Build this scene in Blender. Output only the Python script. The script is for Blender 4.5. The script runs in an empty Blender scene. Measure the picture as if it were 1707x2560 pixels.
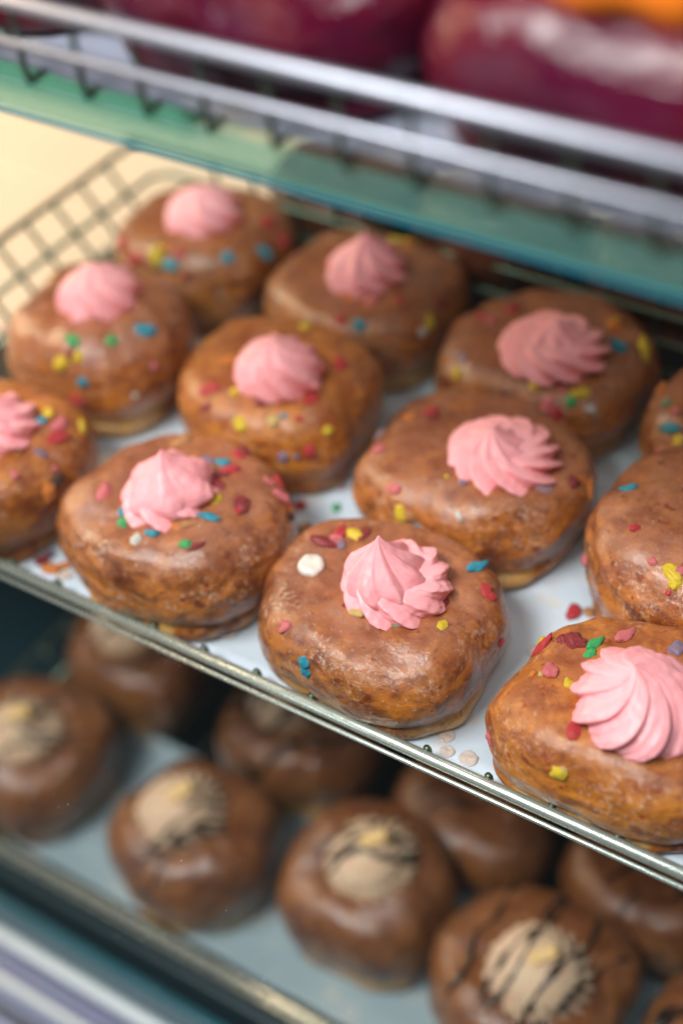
import bpy, bmesh, math, random
import numpy as np
from mathutils import Vector, Matrix, noise
from mathutils.bvhtree import BVHTree

# ------------------------------------------------------------------ camera, world, light
S = bpy.context.scene
C = S.collection
PI = math.pi
cam_data = bpy.data.cameras.new('camera')
cam = bpy.data.objects.new('camera', cam_data); C.objects.link(cam)
cam.matrix_world = Matrix(((0.84213612, -0.32349745, 0.43145827, 0.22131546),
                           (0.53539424, 0.59724980, -0.59719819, -0.33643304),
                           (-0.06449621, 0.73392239, 0.67616430, 0.46462715),
                           (0, 0, 0, 1)))
cam_data.sensor_fit = 'VERTICAL'; cam_data.sensor_height = 36; cam_data.lens = 53.2
cam_data.clip_start = 0.01; cam_data.clip_end = 50
cam_data.dof.use_dof = True; cam_data.dof.focus_distance = 0.562; cam_data.dof.aperture_fstop = 2.8
S.camera = cam

S.world = bpy.data.worlds.new('World'); S.world.use_nodes = True
bg = S.world.node_tree.nodes['Background']
bg.inputs[0].default_value = (0.70, 0.84, 0.90, 1); bg.inputs[1].default_value = 0.055
S.view_settings.view_transform = 'Standard'; S.view_settings.look = 'None'
S.view_settings.exposure = 0.0; S.view_settings.gamma = 1.0
S.render.engine = 'CYCLES'
S.cycles.use_denoising = True
S.cycles.max_bounces = 10; S.cycles.transmission_bounces = 8; S.cycles.transparent_max_bounces = 12
S.cycles.caustics_refractive = False; S.cycles.caustics_reflective = False
S.cycles.sample_clamp_indirect = 6

def area(name, loc, target, sx, sy, power, col):
    l = bpy.data.lights.new(name, 'AREA'); l.shape = 'RECTANGLE'; l.size = sx; l.size_y = sy
    l.energy = power; l.color = col
    o = bpy.data.objects.new(name, l); C.objects.link(o); o.location = loc
    o.rotation_euler = (Vector(target) - Vector(loc)).to_track_quat('-Z', 'Y').to_euler()
    return o
area('street_daylight', (-0.42, -0.90, 1.62), (0, 0, 0), 1.0, 0.5, 70, (1.0, 0.98, 0.97))
area('overhead_daylight', (0.45, -0.70, 1.5), (0.05, 0.0, 0.2), 0.30, 0.25, 7, (0.86, 0.93, 1.0))
area('low_street_daylight', (-1.1, -1.3, 0.15), (0, 0, -0.1), 0.5, 0.6, 3.0, (0.90, 0.95, 1.0))
area('added_shelf_fill', (-0.05, 0.105, 0.233), (-0.05, 0.13, 0.0), 0.55, 0.05, 0.26, (1.0, 0.93, 0.86))  # added fill lamp with no fitting, brightens the back rows under the shelf
area('warm_shop_lamp', (-0.95, 0.08, 0.42), (-0.45, 0.22, 0.0), 0.25, 0.25, 7.5, (1.0, 0.70, 0.44))

# ------------------------------------------------------------------ helpers
def link_mesh(name, verts, faces, mat, parent=None, smooth=True, uv=None):
    me = bpy.data.meshes.new(name)
    me.from_pydata([tuple(v) for v in verts], [], faces)
    if smooth: me.polygons.foreach_set('use_smooth', [True] * len(me.polygons))
    if uv is not None:
        lay = me.uv_layers.new(name='UVMap')
        li = np.zeros(len(me.loops), dtype=np.int32); me.loops.foreach_get('vertex_index', li)
        lay.data.foreach_set('uv', np.asarray(uv, dtype=np.float32)[li].ravel())
    me.materials.append(mat)
    me.update()
    o = bpy.data.objects.new(name, me); C.objects.link(o); o.parent = parent
    return o

def tag(o, label=None, cat=None, group=None, kind=None):
    if label: o['label'] = label
    if cat: o['category'] = cat
    if group: o['group'] = group
    if kind: o['kind'] = kind
    return o

def thing(name, loc, label, cat, group=None):
    o = bpy.data.objects.new(name, None); C.objects.link(o); o.location = loc; o.empty_display_size = 0.01
    return tag(o, label, cat, group)

def catmull(pts, n):
    P = [Vector(p) for p in pts]; P = [P[0] * 2 - P[1]] + P + [P[-1] * 2 - P[-2]]
    out = []
    for i in range(1, len(P) - 2):
        for k in range(n):
            t = k / n
            a, b, c, d = P[i - 1], P[i], P[i + 1], P[i + 2]
            out.append(0.5 * ((2 * b) + (c - a) * t + (2 * a - 5 * b + 4 * c - d) * t * t + (3 * b - a - 3 * c + d) * t ** 3))
    out.append(P[-2].copy()); return out

def frames(path):
    T = []
    for i in range(len(path)):
        a = path[max(i - 1, 0)]; b = path[min(i + 1, len(path) - 1)]
        T.append((b - a).normalized() if (b - a).length > 1e-9 else Vector((0, 0, 1)))
    ref = Vector((0, 0, 1)) if abs(T[0].z) < 0.9 else Vector((1, 0, 0))
    N = (ref - T[0] * ref.dot(T[0])).normalized(); out = []
    for t in T:
        N = (N - t * N.dot(t)).normalized(); out.append((t, N.copy(), t.cross(N)))
    return out

def tube_geo(path, r, seg=10, cap=True):
    path = [Vector(p) for p in path]
    fr = frames(path); V = []; F = []
    for i, (p, (t, n, b)) in enumerate(zip(path, fr)):
        rr = r[i] if isinstance(r, (list, tuple)) else r
        for k in range(seg):
            a = 2 * PI * k / seg
            V.append(p + (n * math.cos(a) + b * math.sin(a)) * rr)
    for i in range(len(path) - 1):
        for k in range(seg):
            k2 = (k + 1) % seg
            F.append((i * seg + k, i * seg + k2, (i + 1) * seg + k2, (i + 1) * seg + k))
    if cap:
        F.append(tuple(range(seg - 1, -1, -1))); m = (len(path) - 1) * seg
        F.append(tuple(range(m, m + seg)))
    return V, F

def tube(name, path, r, mat, parent=None, seg=10):
    V, F = tube_geo(path, r, seg)
    return link_mesh(name, V, F, mat, parent)

def box(name, lo, hi, mat, parent=None, bevel=0.0, segs=2):
    bm = bmesh.new(); bmesh.ops.create_cube(bm, size=1)
    for v in bm.verts:
        v.co = Vector([(lo[i] + hi[i]) / 2 + v.co[i] * (hi[i] - lo[i]) for i in range(3)])
    if bevel: bmesh.ops.bevel(bm, geom=bm.edges[:], offset=bevel, segments=segs, affect='EDGES', profile=0.5)
    me = bpy.data.meshes.new(name); bm.to_mesh(me); bm.free(); me.materials.append(mat)
    o = bpy.data.objects.new(name, me); C.objects.link(o); o.parent = parent
    return o

# ------------------------------------------------------------------ materials
class NT:
    def __init__(s, name):
        s.m = bpy.data.materials.new(name); s.m.use_nodes = True; s.t = s.m.node_tree; s.t.nodes.clear()
        s.out = s.n('ShaderNodeOutputMaterial')
    def n(s, typ, **kw):
        x = s.t.nodes.new(typ)
        for k, v in kw.items(): setattr(x, k, v)
        return x
    def l(s, a, b): s.t.links.new(a, b)
    def val(s, sock, v):
        if hasattr(v, 'is_output') or isinstance(v, bpy.types.NodeSocket): s.l(v, sock)
        else: sock.default_value = v
    def math(s, op, a, b=None, c=None, clamp=False):
        x = s.n('ShaderNodeMath', operation=op, use_clamp=clamp)
        s.val(x.inputs[0], a)
        if b is not None: s.val(x.inputs[1], b)
        if c is not None: s.val(x.inputs[2], c)
        return x.outputs[0]
    def ramp(s, v, a, b, lo=0.0, hi=1.0):
        x = s.n('ShaderNodeMapRange', interpolation_type='SMOOTHSTEP'); s.val(x.inputs[0], v)
        x.inputs[1].default_value = a; x.inputs[2].default_value = b
        x.inputs[3].default_value = lo; x.inputs[4].default_value = hi
        return x.outputs[0]
    def mix(s, f, a, b, mode='MIX'):
        x = s.n('ShaderNodeMix', data_type='RGBA', blend_type=mode); s.val(x.inputs[0], f)
        for sock, v in ((x.inputs[6], a), (x.inputs[7], b)):
            if isinstance(v, (tuple, list)): sock.default_value = (v[0], v[1], v[2], 1)
            else: s.l(v, sock)
        return x.outputs[2]
    def noise(s, vec, scale, detail=3, rough=0.55, dist=0.0):
        x = s.n('ShaderNodeTexNoise'); s.l(vec, x.inputs['Vector'])
        x.inputs['Scale'].default_value = scale; x.inputs['Detail'].default_value = detail
        x.inputs['Roughness'].default_value = rough; x.inputs['Distortion'].default_value = dist
        return x.outputs[0]
    def coord(s, jitter=True, scale=(1, 1, 1)):
        tc = s.n('ShaderNodeTexCoord'); mp = s.n('ShaderNodeMapping'); s.l(tc.outputs['Object'], mp.inputs[0])
        mp.inputs['Scale'].default_value = scale
        if jitter:
            oi = s.n('ShaderNodeObjectInfo'); mm = s.n('ShaderNodeVectorMath', operation='SCALE')
            mm.inputs[0].default_value = (3.1, 1.7, 2.3); s.l(oi.outputs['Random'], mm.inputs['Scale'])
            s.l(mm.outputs[0], mp.inputs['Location'])
        return mp.outputs[0]
    def bump(s, h, strength, dist):
        x = s.n('ShaderNodeBump'); s.l(h, x.inputs['Height']); x.inputs['Strength'].default_value = strength
        x.inputs['Distance'].default_value = dist; return x.outputs[0]
    def pbsdf(s, **kw):
        x = s.n('ShaderNodeBsdfPrincipled')
        for k, v in kw.items():
            sock = x.inputs[k.replace('_', ' ')]
            if isinstance(v, (tuple, list)) and len(v) == 3 and sock.type == 'RGBA': v = (*v, 1)
            s.val(sock, v)
        s.l(x.outputs[0], s.out.inputs[0]); return x

def mat_pastry(name, glaze, gold, dark, pale, haze, milky=0.8, streak=1.0, rough=0.30, coat=0.85):
    m = NT(name)
    uv = m.n('ShaderNodeUVMap'); sp = m.n('ShaderNodeSeparateXYZ'); m.l(uv.outputs[0], sp.inputs[0]); v = sp.outputs[1]
    co = m.coord(); st = m.coord(scale=(0.75, 0.75, 1.4))
    big = m.noise(co, 42, 3, 0.6); mid = m.noise(co, 130, 5, 0.7, 0.4); fine = m.noise(co, 480, 4, 0.7); tiny = m.noise(co, 1100, 2, 0.6)
    lay = m.noise(st, 95, 5, 0.65, 1.2); lay2 = m.noise(st, 300, 4, 0.65, 0.8)
    col = m.mix(m.ramp(lay, 0.34, 0.62), dark, gold)                         # laminated browned dough
    col = m.mix(m.math('MULTIPLY', m.ramp(mid, 0.46, 0.66), 0.6), col, tuple(min(1, g * h) for g, h in zip(gold, (1.22, 1.32, 1.5))))
    col = m.mix(m.math('MULTIPLY', m.ramp(big, 0.52, 0.66), 0.75), col, tuple(d * g for d, g in zip(dark, (1.0, 0.75, 0.7))))
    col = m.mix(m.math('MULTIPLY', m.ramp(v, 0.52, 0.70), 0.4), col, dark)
    vv = m.math('ADD', v, m.math('MULTIPLY', m.math('SUBTRACT', big, 0.5), 0.34))
    pl = m.math('MULTIPLY', m.math('MULTIPLY', m.ramp(v, 0.545, 0.585), m.ramp(v, 0.72, 0.67)), m.ramp(m.noise(co, 30, 2), 0.44, 0.54))
    col = m.mix(m.math('MULTIPLY', pl, 0.9), col, m.mix(m.ramp(lay2, .35, .65), tuple(p * .7 for p in pale), pale))
    # milky glaze film: pooled on top, thin where the crust shows through
    top = m.math('MULTIPLY', m.ramp(vv, 0.52, 0.26), m.ramp(mid, 0.74, 0.50, milky * 0.45, milky))
    glz = m.mix(m.ramp(m.noise(co, 75, 4, 0.65), 0.36, 0.66), tuple(g * h for g, h in zip(glaze, (1.12, 1.12, 1.1))), tuple(g * h for g, h in zip(glaze, (0.74, 0.56, 0.46))))
    col = m.mix(top, col, glz)
    # dried sugar haze on the shoulders
    hz = m.math('MULTIPLY', m.math('MULTIPLY', m.ramp(vv, 0.24, 0.38), m.ramp(vv, 0.80, 0.58)), m.ramp(m.math('ADD', m.math('MULTIPLY', lay2, 0.35), m.math('MULTIPLY', fine, 0.65)), 0.47, 0.64))
    hz = m.math('MULTIPLY', hz, m.ramp(m.noise(co, 70, 3), 0.42, 0.60))
    col = m.mix(m.math('MULTIPLY', hz, 0.5 * streak), col, haze)
    col = m.mix(m.math('MULTIPLY', m.math('MULTIPLY', m.ramp(fine, 0.60, 0.70), m.ramp(v, 0.1, 0.4, 0.25, 1.0)), 0.42 * streak), col, haze)
    col = m.mix(m.math('MULTIPLY', m.ramp(tiny, 0.68, 0.76), 0.35 * streak), col, haze)
    # burnt red-brown freckles
    fr = m.math('MULTIPLY', m.ramp(m.noise(co, 230, 3, 0.6), 0.60, 0.70), 0.75)
    col = m.mix(fr, col, tuple(d * g for d, g in zip(dark, (1.2, 0.6, 0.5))))
    h = m.math('ADD', m.math('MULTIPLY', lay2, 0.6), m.math('ADD', m.math('MULTIPLY', mid, 0.9), m.math('MULTIPLY', fine, 0.22)))
    amp = m.math('ADD', 0.35, m.math('MULTIPLY', m.ramp(v, 0.30, 0.6), 0.65))
    b = m.bump(m.math('MULTIPLY', h, amp), 0.6, 0.0018)
    rr = m.math('ADD', rough, m.math('MULTIPLY', m.ramp(mid, 0.35, 0.7), 0.2))
    m.pbsdf(Base_Color=col, Roughness=rr, Normal=b, Subsurface_Weight=0.08, Subsurface_Radius=(0.9, 0.35, 0.15),
            Subsurface_Scale=0.002, Coat_Weight=coat, Coat_Roughness=0.07, Coat_IOR=1.5, Coat_Normal=m.bump(m.math('ADD', m.math('ADD', big, mid), m.math('MULTIPLY', fine, 0.35)), 0.6, 0.0020), Specular_IOR_Level=0.3)
    return m.m

def mat_cream(name, col, deep, rough=0.42, sss=0.16):
    m = NT(name); co = m.coord()
    f = m.noise(co, 900, 2); g = m.noise(co, 110, 3)
    c = m.mix(m.ramp(g, 0.35, 0.7), col, tuple(x * y for x, y in zip(col, (1.0, 0.9, 0.9))))
    pb = m.n('ShaderNodeTexVoronoi'); m.l(co, pb.inputs['Vector']); pb.inputs['Scale'].default_value = 130
    c = m.mix(m.math('MULTIPLY', m.ramp(pb.outputs[0], 0.13, 0.06), 0.35), c, deep)
    b = m.bump(m.math('ADD', m.math('MULTIPLY', f, 0.3), g), 0.22, 0.0006)
    m.pbsdf(Base_Color=c, Roughness=rough, Normal=b, Subsurface_Weight=sss, Subsurface_Radius=(1.0, 0.32, 0.26), Subsurface_Scale=0.0022,
            Specular_IOR_Level=0.4)
    return m.m

def mat_flake(name, col):
    m = NT(name); co = m.coord()
    vo = m.n('ShaderNodeTexVoronoi'); m.l(co, vo.inputs['Vector']); vo.inputs['Scale'].default_value = 1500
    g = m.noise(co, 420, 3)
    c = m.mix(m.ramp(g, 0.3, 0.72), tuple(x * 0.68 for x in col), tuple(min(1, x * 1.12 + 0.02) for x in col))
    c = m.mix(m.math('MULTIPLY', m.ramp(vo.outputs[0], 0.25, 0.05), 0.28), c, (0.9, 0.88, 0.82))
    b = m.bump(vo.outputs[0], 0.7, 0.0004)
    m.pbsdf(Base_Color=c, Roughness=0.5, Normal=b, Subsurface_Weight=0.2, Subsurface_Radius=(1, 1, 1), Subsurface_Scale=0.0012, Coat_Weight=0.25, Coat_Roughness=0.3)
    return m.m

def mat_metal(name, col, rough, grime=0.5, metallic=0.95):
    m = NT(name); co = m.coord(False); g = m.noise(co, 160, 4, 0.7); f = m.noise(m.coord(False, (0.15, 1, 1)), 900, 2)
    c = m.mix(m.math('MULTIPLY', m.ramp(g, 0.5, 0.75), grime), col, (0.16, 0.13, 0.08))
    m.pbsdf(Base_Color=c, Metallic=metallic, Roughness=m.math('ADD', rough, m.math('MULTIPLY', g, 0.22)), Normal=m.bump(m.math('ADD', g, m.math('MULTIPLY', f, 0.4)), 0.12, 0.0004))
    return m.m

def mat_paper(name, col):
    m = NT(name); co = m.coord(False); g = m.noise(co, 30, 4); f = m.noise(co, 700, 3)
    wr = m.noise(co, 14, 3, 0.5, 1.2)
    c = m.mix(m.ramp(g, 0.3, 0.75), col, tuple(x * y for x, y in zip(col, (0.9, 0.92, 0.94))))
    st = m.math('MULTIPLY', m.ramp(m.noise(co, 46, 4, 0.65), 0.54, 0.68), 0.5)
    c = m.mix(st, c, (0.60, 0.50, 0.42))
    m.pbsdf(Base_Color=c, Roughness=0.62, Normal=m.bump(m.math('ADD', m.math('MULTIPLY', f, 0.15), m.math('MULTIPLY', wr, 2.0)), 0.35, 0.0012), Subsurface_Weight=0.1, Subsurface_Scale=0.001)
    return m.m

def mat_plain(name, col, rough=0.5, metallic=0.0, var=0.15, scale=20, bump=0.1, **kw):
    m = NT(name); co = m.coord(False); g = m.noise(co, scale, 4)
    c = m.mix(g, tuple(x * (1 - var) for x in col), tuple(min(1, x * (1 + var)) for x in col))
    m.pbsdf(Base_Color=c, Roughness=rough, Metallic=metallic, Normal=m.bump(g, bump, 0.002), **kw)
    return m.m

GLZ = (0.300, 0.104, 0.056); GOLD = (0.50, 0.155, 0.015); DARK = (0.115, 0.022, 0.003); PALE = (0.64, 0.34, 0.085); HAZE = (0.66, 0.47, 0.36)
M = {}
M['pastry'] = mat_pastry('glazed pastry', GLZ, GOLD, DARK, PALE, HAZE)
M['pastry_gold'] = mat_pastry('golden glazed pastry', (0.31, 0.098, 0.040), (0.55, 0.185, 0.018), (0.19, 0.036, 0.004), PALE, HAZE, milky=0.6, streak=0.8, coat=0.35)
M['pastry_low'] = mat_pastry('shaded lower pastry', (0.185, 0.072, 0.034), (0.27, 0.098, 0.018), (0.065, 0.018, 0.004), PALE, HAZE, milky=0.7, streak=0.3, rough=0.26, coat=0.8)  # darker copy of the pastry: lower shelf shade put into its colours
M['pastry_back'] = mat_pastry('dark brown pastry', (0.13, 0.04, 0.028), (0.17, 0.045, 0.015), (0.06, 0.018, 0.01), (0.2, 0.1, 0.05), (0.3, 0.2, 0.18), milky=0.7, streak=0.2)
M['pink'] = mat_cream('pink buttercream', (0.97, 0.40, 0.43), (0.85, 0.12, 0.15))
M['mocha'] = mat_cream('mocha cream', (0.58, 0.42, 0.28), (0.25, 0.14, 0.08), 0.55, 0.2)
M['orange_icing'] = mat_cream('orange icing', (0.90, 0.22, 0.015), (0.8, 0.1, 0.0), 0.25, 0.15)
M['drizzle'] = mat_plain('dark chocolate', (0.018, 0.012, 0.010), 0.22, var=0.3, scale=200)
M['biscuit'] = mat_plain('honeycomb biscuit', (0.66, 0.42, 0.16), 0.6, var=0.35, scale=300, bump=0.6)
M['maroon'] = NT('maroon mirror glaze')
def _maroon(m):
    co = m.coord(); g = m.noise(co, 22, 3); v = m.noise(co, 70, 3)
    c = m.mix(m.ramp(g, 0.4, 0.65), (0.13, 0.0015, 0.008), (0.085, 0.0015, 0.022))
    m.pbsdf(Base_Color=c, Roughness=0.3, Specular_IOR_Level=0.25, Coat_Weight=0.4, Coat_Roughness=0.06, Normal=m.bump(v, 0.5, 0.004), Coat_Normal=m.bump(v, 0.9, 0.006))
    return m.m
M['maroon'] = _maroon(M['maroon'])
M['rod'] = mat_metal('worn bright steel', (0.72, 0.76, 0.68), 0.17, 0.35, 0.75)
M['wire'] = mat_metal('dull grimy steel wire', (0.16, 0.20, 0.15), 0.34, 0.6)
M['white_rod'] = mat_metal('bright chrome wire', (0.50, 0.50, 0.58), 0.38, 0.1)
M['alu'] = mat_metal('aluminium track', (0.34, 0.35, 0.52), 0.3, 0.1, 0.4)
M['alu_bright'] = mat_metal('sky bright aluminium', (0.88, 0.93, 0.96), 0.25, 0.0, 0.1)  # whitened base colour stands in for the sky's reflection on the metal
M['alu_dark'] = mat_metal('anodised blue grey aluminium', (0.20, 0.24, 0.40), 0.3, 0.1, 0.3)
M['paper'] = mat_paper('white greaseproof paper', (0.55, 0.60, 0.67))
M['paper_low_shade'] = mat_paper('blue white shaded paper', (0.30, 0.38, 0.41))  # white paper darkened, the lower shelf's shade is in the colour
M['paper_lilac_shade'] = mat_paper('lilac shaded paper', (0.30, 0.31, 0.39))  # white paper dimmed to lilac: shading of the upper basket painted in
M['drip'] = mat_plain('dried glaze', (0.58, 0.47, 0.41), 0.25, var=0.12, scale=80, Coat_Weight=0.4)
M['cream_top'] = mat_plain('cream stone counter', (0.80, 0.58, 0.43), 0.5, var=0.06, scale=9)
M['cream_wall'] = mat_plain('cream painted wall', (0.22, 0.17, 0.12), 0.8, var=0.05, scale=3)
M['dark_teal'] = mat_plain('dark teal panel', (0.006, 0.022, 0.028), 0.35, var=0.3, scale=12)
M['teal'] = mat_plain('teal painted trim', (0.006, 0.095, 0.13), 0.3, var=0.3, scale=40)
M['green_tray'] = mat_plain('green plastic tray', (0.06, 0.24, 0.19), 0.4, var=0.1, scale=8)
M['black'] = mat_plain('black tray steel', (0.02, 0.022, 0.025), 0.3, var=0.3, scale=50)
M['arris'] = mat_plain('polished blue green glass arris', (0.01, 0.17, 0.25), 0.15, var=0.2, scale=6)
M['orange_thing'] = mat_plain('orange glazed tile', (0.75, 0.28, 0.04), 0.5)
M['sugar'] = mat_plain('white sugar', (0.68, 0.60, 0.54), 0.35, var=0.06, scale=300, bump=0.3, Subsurface_Weight=0.2, Subsurface_Scale=0.002, Coat_Weight=0.4)
M['dust'] = mat_plain('dust', (0.6, 0.65, 0.65), 0.8)
FC = {'red': (0.62, 0.018, 0.028), 'darkred': (0.30, 0.008, 0.014), 'pink': (0.80, 0.17, 0.19), 'yellow': (0.88, 0.60, 0.010), 'paleyellow': (0.70, 0.48, 0.16),
      'teal': (0.004, 0.32, 0.45), 'green': (0.03, 0.45, 0.12), 'palegreen': (0.22, 0.38, 0.22), 'orange': (0.80, 0.22, 0.014), 'tan': (0.58, 0.24, 0.08),
      'lilac': (0.27, 0.17, 0.26), 'palelilac': (0.50, 0.30, 0.34), 'white': (0.76, 0.70, 0.64), 'brown': (0.07, 0.022, 0.012)}
CNAME = {'darkred': 'dark red', 'paleyellow': 'pale yellow', 'palegreen': 'pale green', 'palelilac': 'pale lilac', 'tan': 'tan orange'}
FM = {k: mat_flake(k + ' cereal', c) for k, c in FC.items()}

m = NT('clear front glass')
fr = m.n('ShaderNodeFresnel'); ge = m.n('ShaderNodeNewGeometry')
m.l(m.math('ADD', 1.40, m.math('MULTIPLY', ge.outputs['Backfacing'], 1 / 1.40 - 1.40)), fr.inputs[0])
tr = m.n('ShaderNodeBsdfTransparent'); tr.inputs[0].default_value = (0.975, 0.99, 0.985, 1)
gl = m.n('ShaderNodeBsdfGlossy'); gl.inputs['Roughness'].default_value = 0.0
mx = m.n('ShaderNodeMixShader'); m.l(fr.outputs[0], mx.inputs[0]); m.l(tr.outputs[0], mx.inputs[1]); m.l(gl.outputs[0], mx.inputs[2]); m.l(mx.outputs[0], m.out.inputs[0])
M['pane'] = m.m
m = NT('green edged shelf glass')
fr = m.n('ShaderNodeFresnel'); ge = m.n('ShaderNodeNewGeometry')
m.l(m.math('ADD', 1.45, m.math('MULTIPLY', ge.outputs['Backfacing'], 1 / 1.45 - 1.45)), fr.inputs[0])
tr = m.n('ShaderNodeBsdfTransparent'); tr.inputs[0].default_value = (0.84, 0.94, 0.925, 1)
gl = m.n('ShaderNodeBsdfGlossy'); gl.inputs['Roughness'].default_value = 0.03
mx = m.n('ShaderNodeMixShader'); m.l(fr.outputs[0], mx.inputs[0]); m.l(tr.outputs[0], mx.inputs[1]); m.l(gl.outputs[0], mx.inputs[2]); m.l(mx.outputs[0], m.out.inputs[0])
M['shelf_glass'] = m.m
m = NT('green ground glass edge'); co = m.coord(False); g = m.noise(co, 9, 3)
m.pbsdf(Base_Color=m.mix(g, (0.12, 0.34, 0.33), (0.24, 0.44, 0.38)), Roughness=0.2)
pb = m.out.inputs[0].links[0].from_socket; tr = m.n('ShaderNodeBsdfTransparent'); tr.inputs[0].default_value = (0.86, 0.97, 0.93, 1)
mx = m.n('ShaderNodeMixShader'); mx.inputs[0].default_value = 0.24; m.l(tr.outputs[0], mx.inputs[1]); m.l(pb, mx.inputs[2]); m.l(mx.outputs[0], m.out.inputs[0])
M['glass_edge'] = m.m

# ------------------------------------------------------------------ builders
PROF = [(0, .955), (.16, .965), (.32, .98), (.48, .99), (.64, .985), (.77, .955), (.87, .895), (.94, .80), (.98, .68), (.996, .56), (1.0, .46), (.985, .36), (.955, .27),
        (.930, .205), (.915, .165), (.920, .11), (.905, .05), (.86, .0), (.6, .0), (0, .0)]
def pastry_mesh(name, R, H, seed, mat, parent, harm=(), asp=0.94, nth=150, nv=72, sq=2.5, lump=1.0, rot=0.0, lean=(0, 0), crease=1.0, layers=0.6, foot=()):
    """A plump fried pastry: closed profile swept round an uneven rounded-square outline, then roughened."""
    pr = np.array(PROF); d = np.r_[0, np.cumsum(np.hypot(np.diff(pr[:, 0]) * R, np.diff(pr[:, 1]) * H))]; d /= d[-1]
    s = np.linspace(0, 1, nv); s[0] = 0.004
    pr_r = np.interp(s, d, pr[:, 0]); pr_z = np.interp(s, d, pr[:, 1])
    k = np.array([1, 2, 1]) / 4
    for _ in range(2):
        pr_r[1:-1] = np.convolve(pr_r, k, 'valid'); pr_z[1:-1] = np.convolve(pr_z, k, 'valid')
    rnd = random.Random(seed); hs = list(harm) + [(2, rnd.uniform(.0, .02), rnd.uniform(0, 6.28)), (3, rnd.uniform(.01, .03), rnd.uniform(0, 6.28)), (5, rnd.uniform(.005, .018), rnd.uniform(0, 6.28))]
    off = Vector((seed * 3.7, seed * 1.3, seed * 0.9)); V = []; UV = []
    send = 0.80
    for i in range(nv):
        v = s[i] / 1.0
        side = max(0, min(1, (v - 0.28) / 0.12))
        for j in range(nth):
            t = 2 * PI * j / nth
            q = (abs(math.cos(t + rot)) ** sq + abs(math.sin(t + rot)) ** sq) ** (-1 / sq)
            o = 1 + sum(a * math.cos(kk * t + ph) for kk, a, ph in hs)
            cx, sx = math.cos(t), math.sin(t)
            n1 = noise.noise(Vector((cx * 1.6, sx * 1.6, pr_z[i] * 1.1)) + off)
            n2 = noise.noise(Vector((cx * 4.2, sx * 4.2, pr_z[i] * 3.4)) + off * 1.3)
            # laminated layers: long ridges running round the side
            zl = pr_z[i] * 11 + 2.2 * noise.noise(Vector((cx * 1.3, sx * 1.3, 0)) + off)
            n3 = noise.noise(Vector((cx * 1.9, sx * 1.9, zl)) + off)
            n4 = noise.noise(Vector((cx * 9, sx * 9, zl * 1.6)) + off)
            cr = math.exp(-((pr_z[i] - 0.19 - 0.07 * noise.noise(Vector((cx * 1.2, sx * 1.2, 3)) + off)) / 0.045) ** 2) * (0.15 + 1.7 * max(0, 0.30 + noise.noise(Vector((cx * 1.1, sx * 1.1, 9)) + off)))
            f = pr_r[i] * q * o
            r = R * f
            for fa, fam, fw in foot:
                dlt = (t - fa + PI) % (2 * PI) - PI
                r += R * fam * math.exp(-(dlt / fw) ** 2) * max(0, min(1, (0.36 - pr_z[i]) / 0.2))
            edge = min(1.0, pr_r[i] * 1.4)
            r += lump * edge * (0.0030 * n1 + 0.0013 * n2 + side * (layers * 0.0010 * n3 + 0.0003 * n4)) - crease * side * 0.0030 * cr * (pr_r[i] > 0.7)
            z = H * pr_z[i]
            if pr_z[i] > 0.02:
                big = noise.noise(Vector((cx * pr_r[i] * 1.5, sx * pr_r[i] * 1.5, 5)) + off)
                sml = noise.noise(Vector((cx * pr_r[i] * 4.5, sx * pr_r[i] * 4.5, 8)) + off)
                up = max(0, pr_z[i] - 0.2) / 0.8
                z += up * lump * (0.0038 * big + 0.0011 * sml) + up * (lean[0] * cx * pr_r[i] + lean[1] * sx * pr_r[i])
            else: z = 0.0002
            V.append((r * cx, r * sx * asp, z)); UV.append((j / nth, v))
    F = []
    for i in range(nv - 1):
        a = i * nth; b = a + nth
        for j in range(nth):
            j2 = (j + 1) % nth
            F.append((a + j, b + j, b + j2, a + j2))
    F.append(tuple(range(nth))); F.append(tuple(range((nv - 1) * nth, nv * nth))[::-1])
    return link_mesh(name, V, F, mat, parent, uv=UV)

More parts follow.
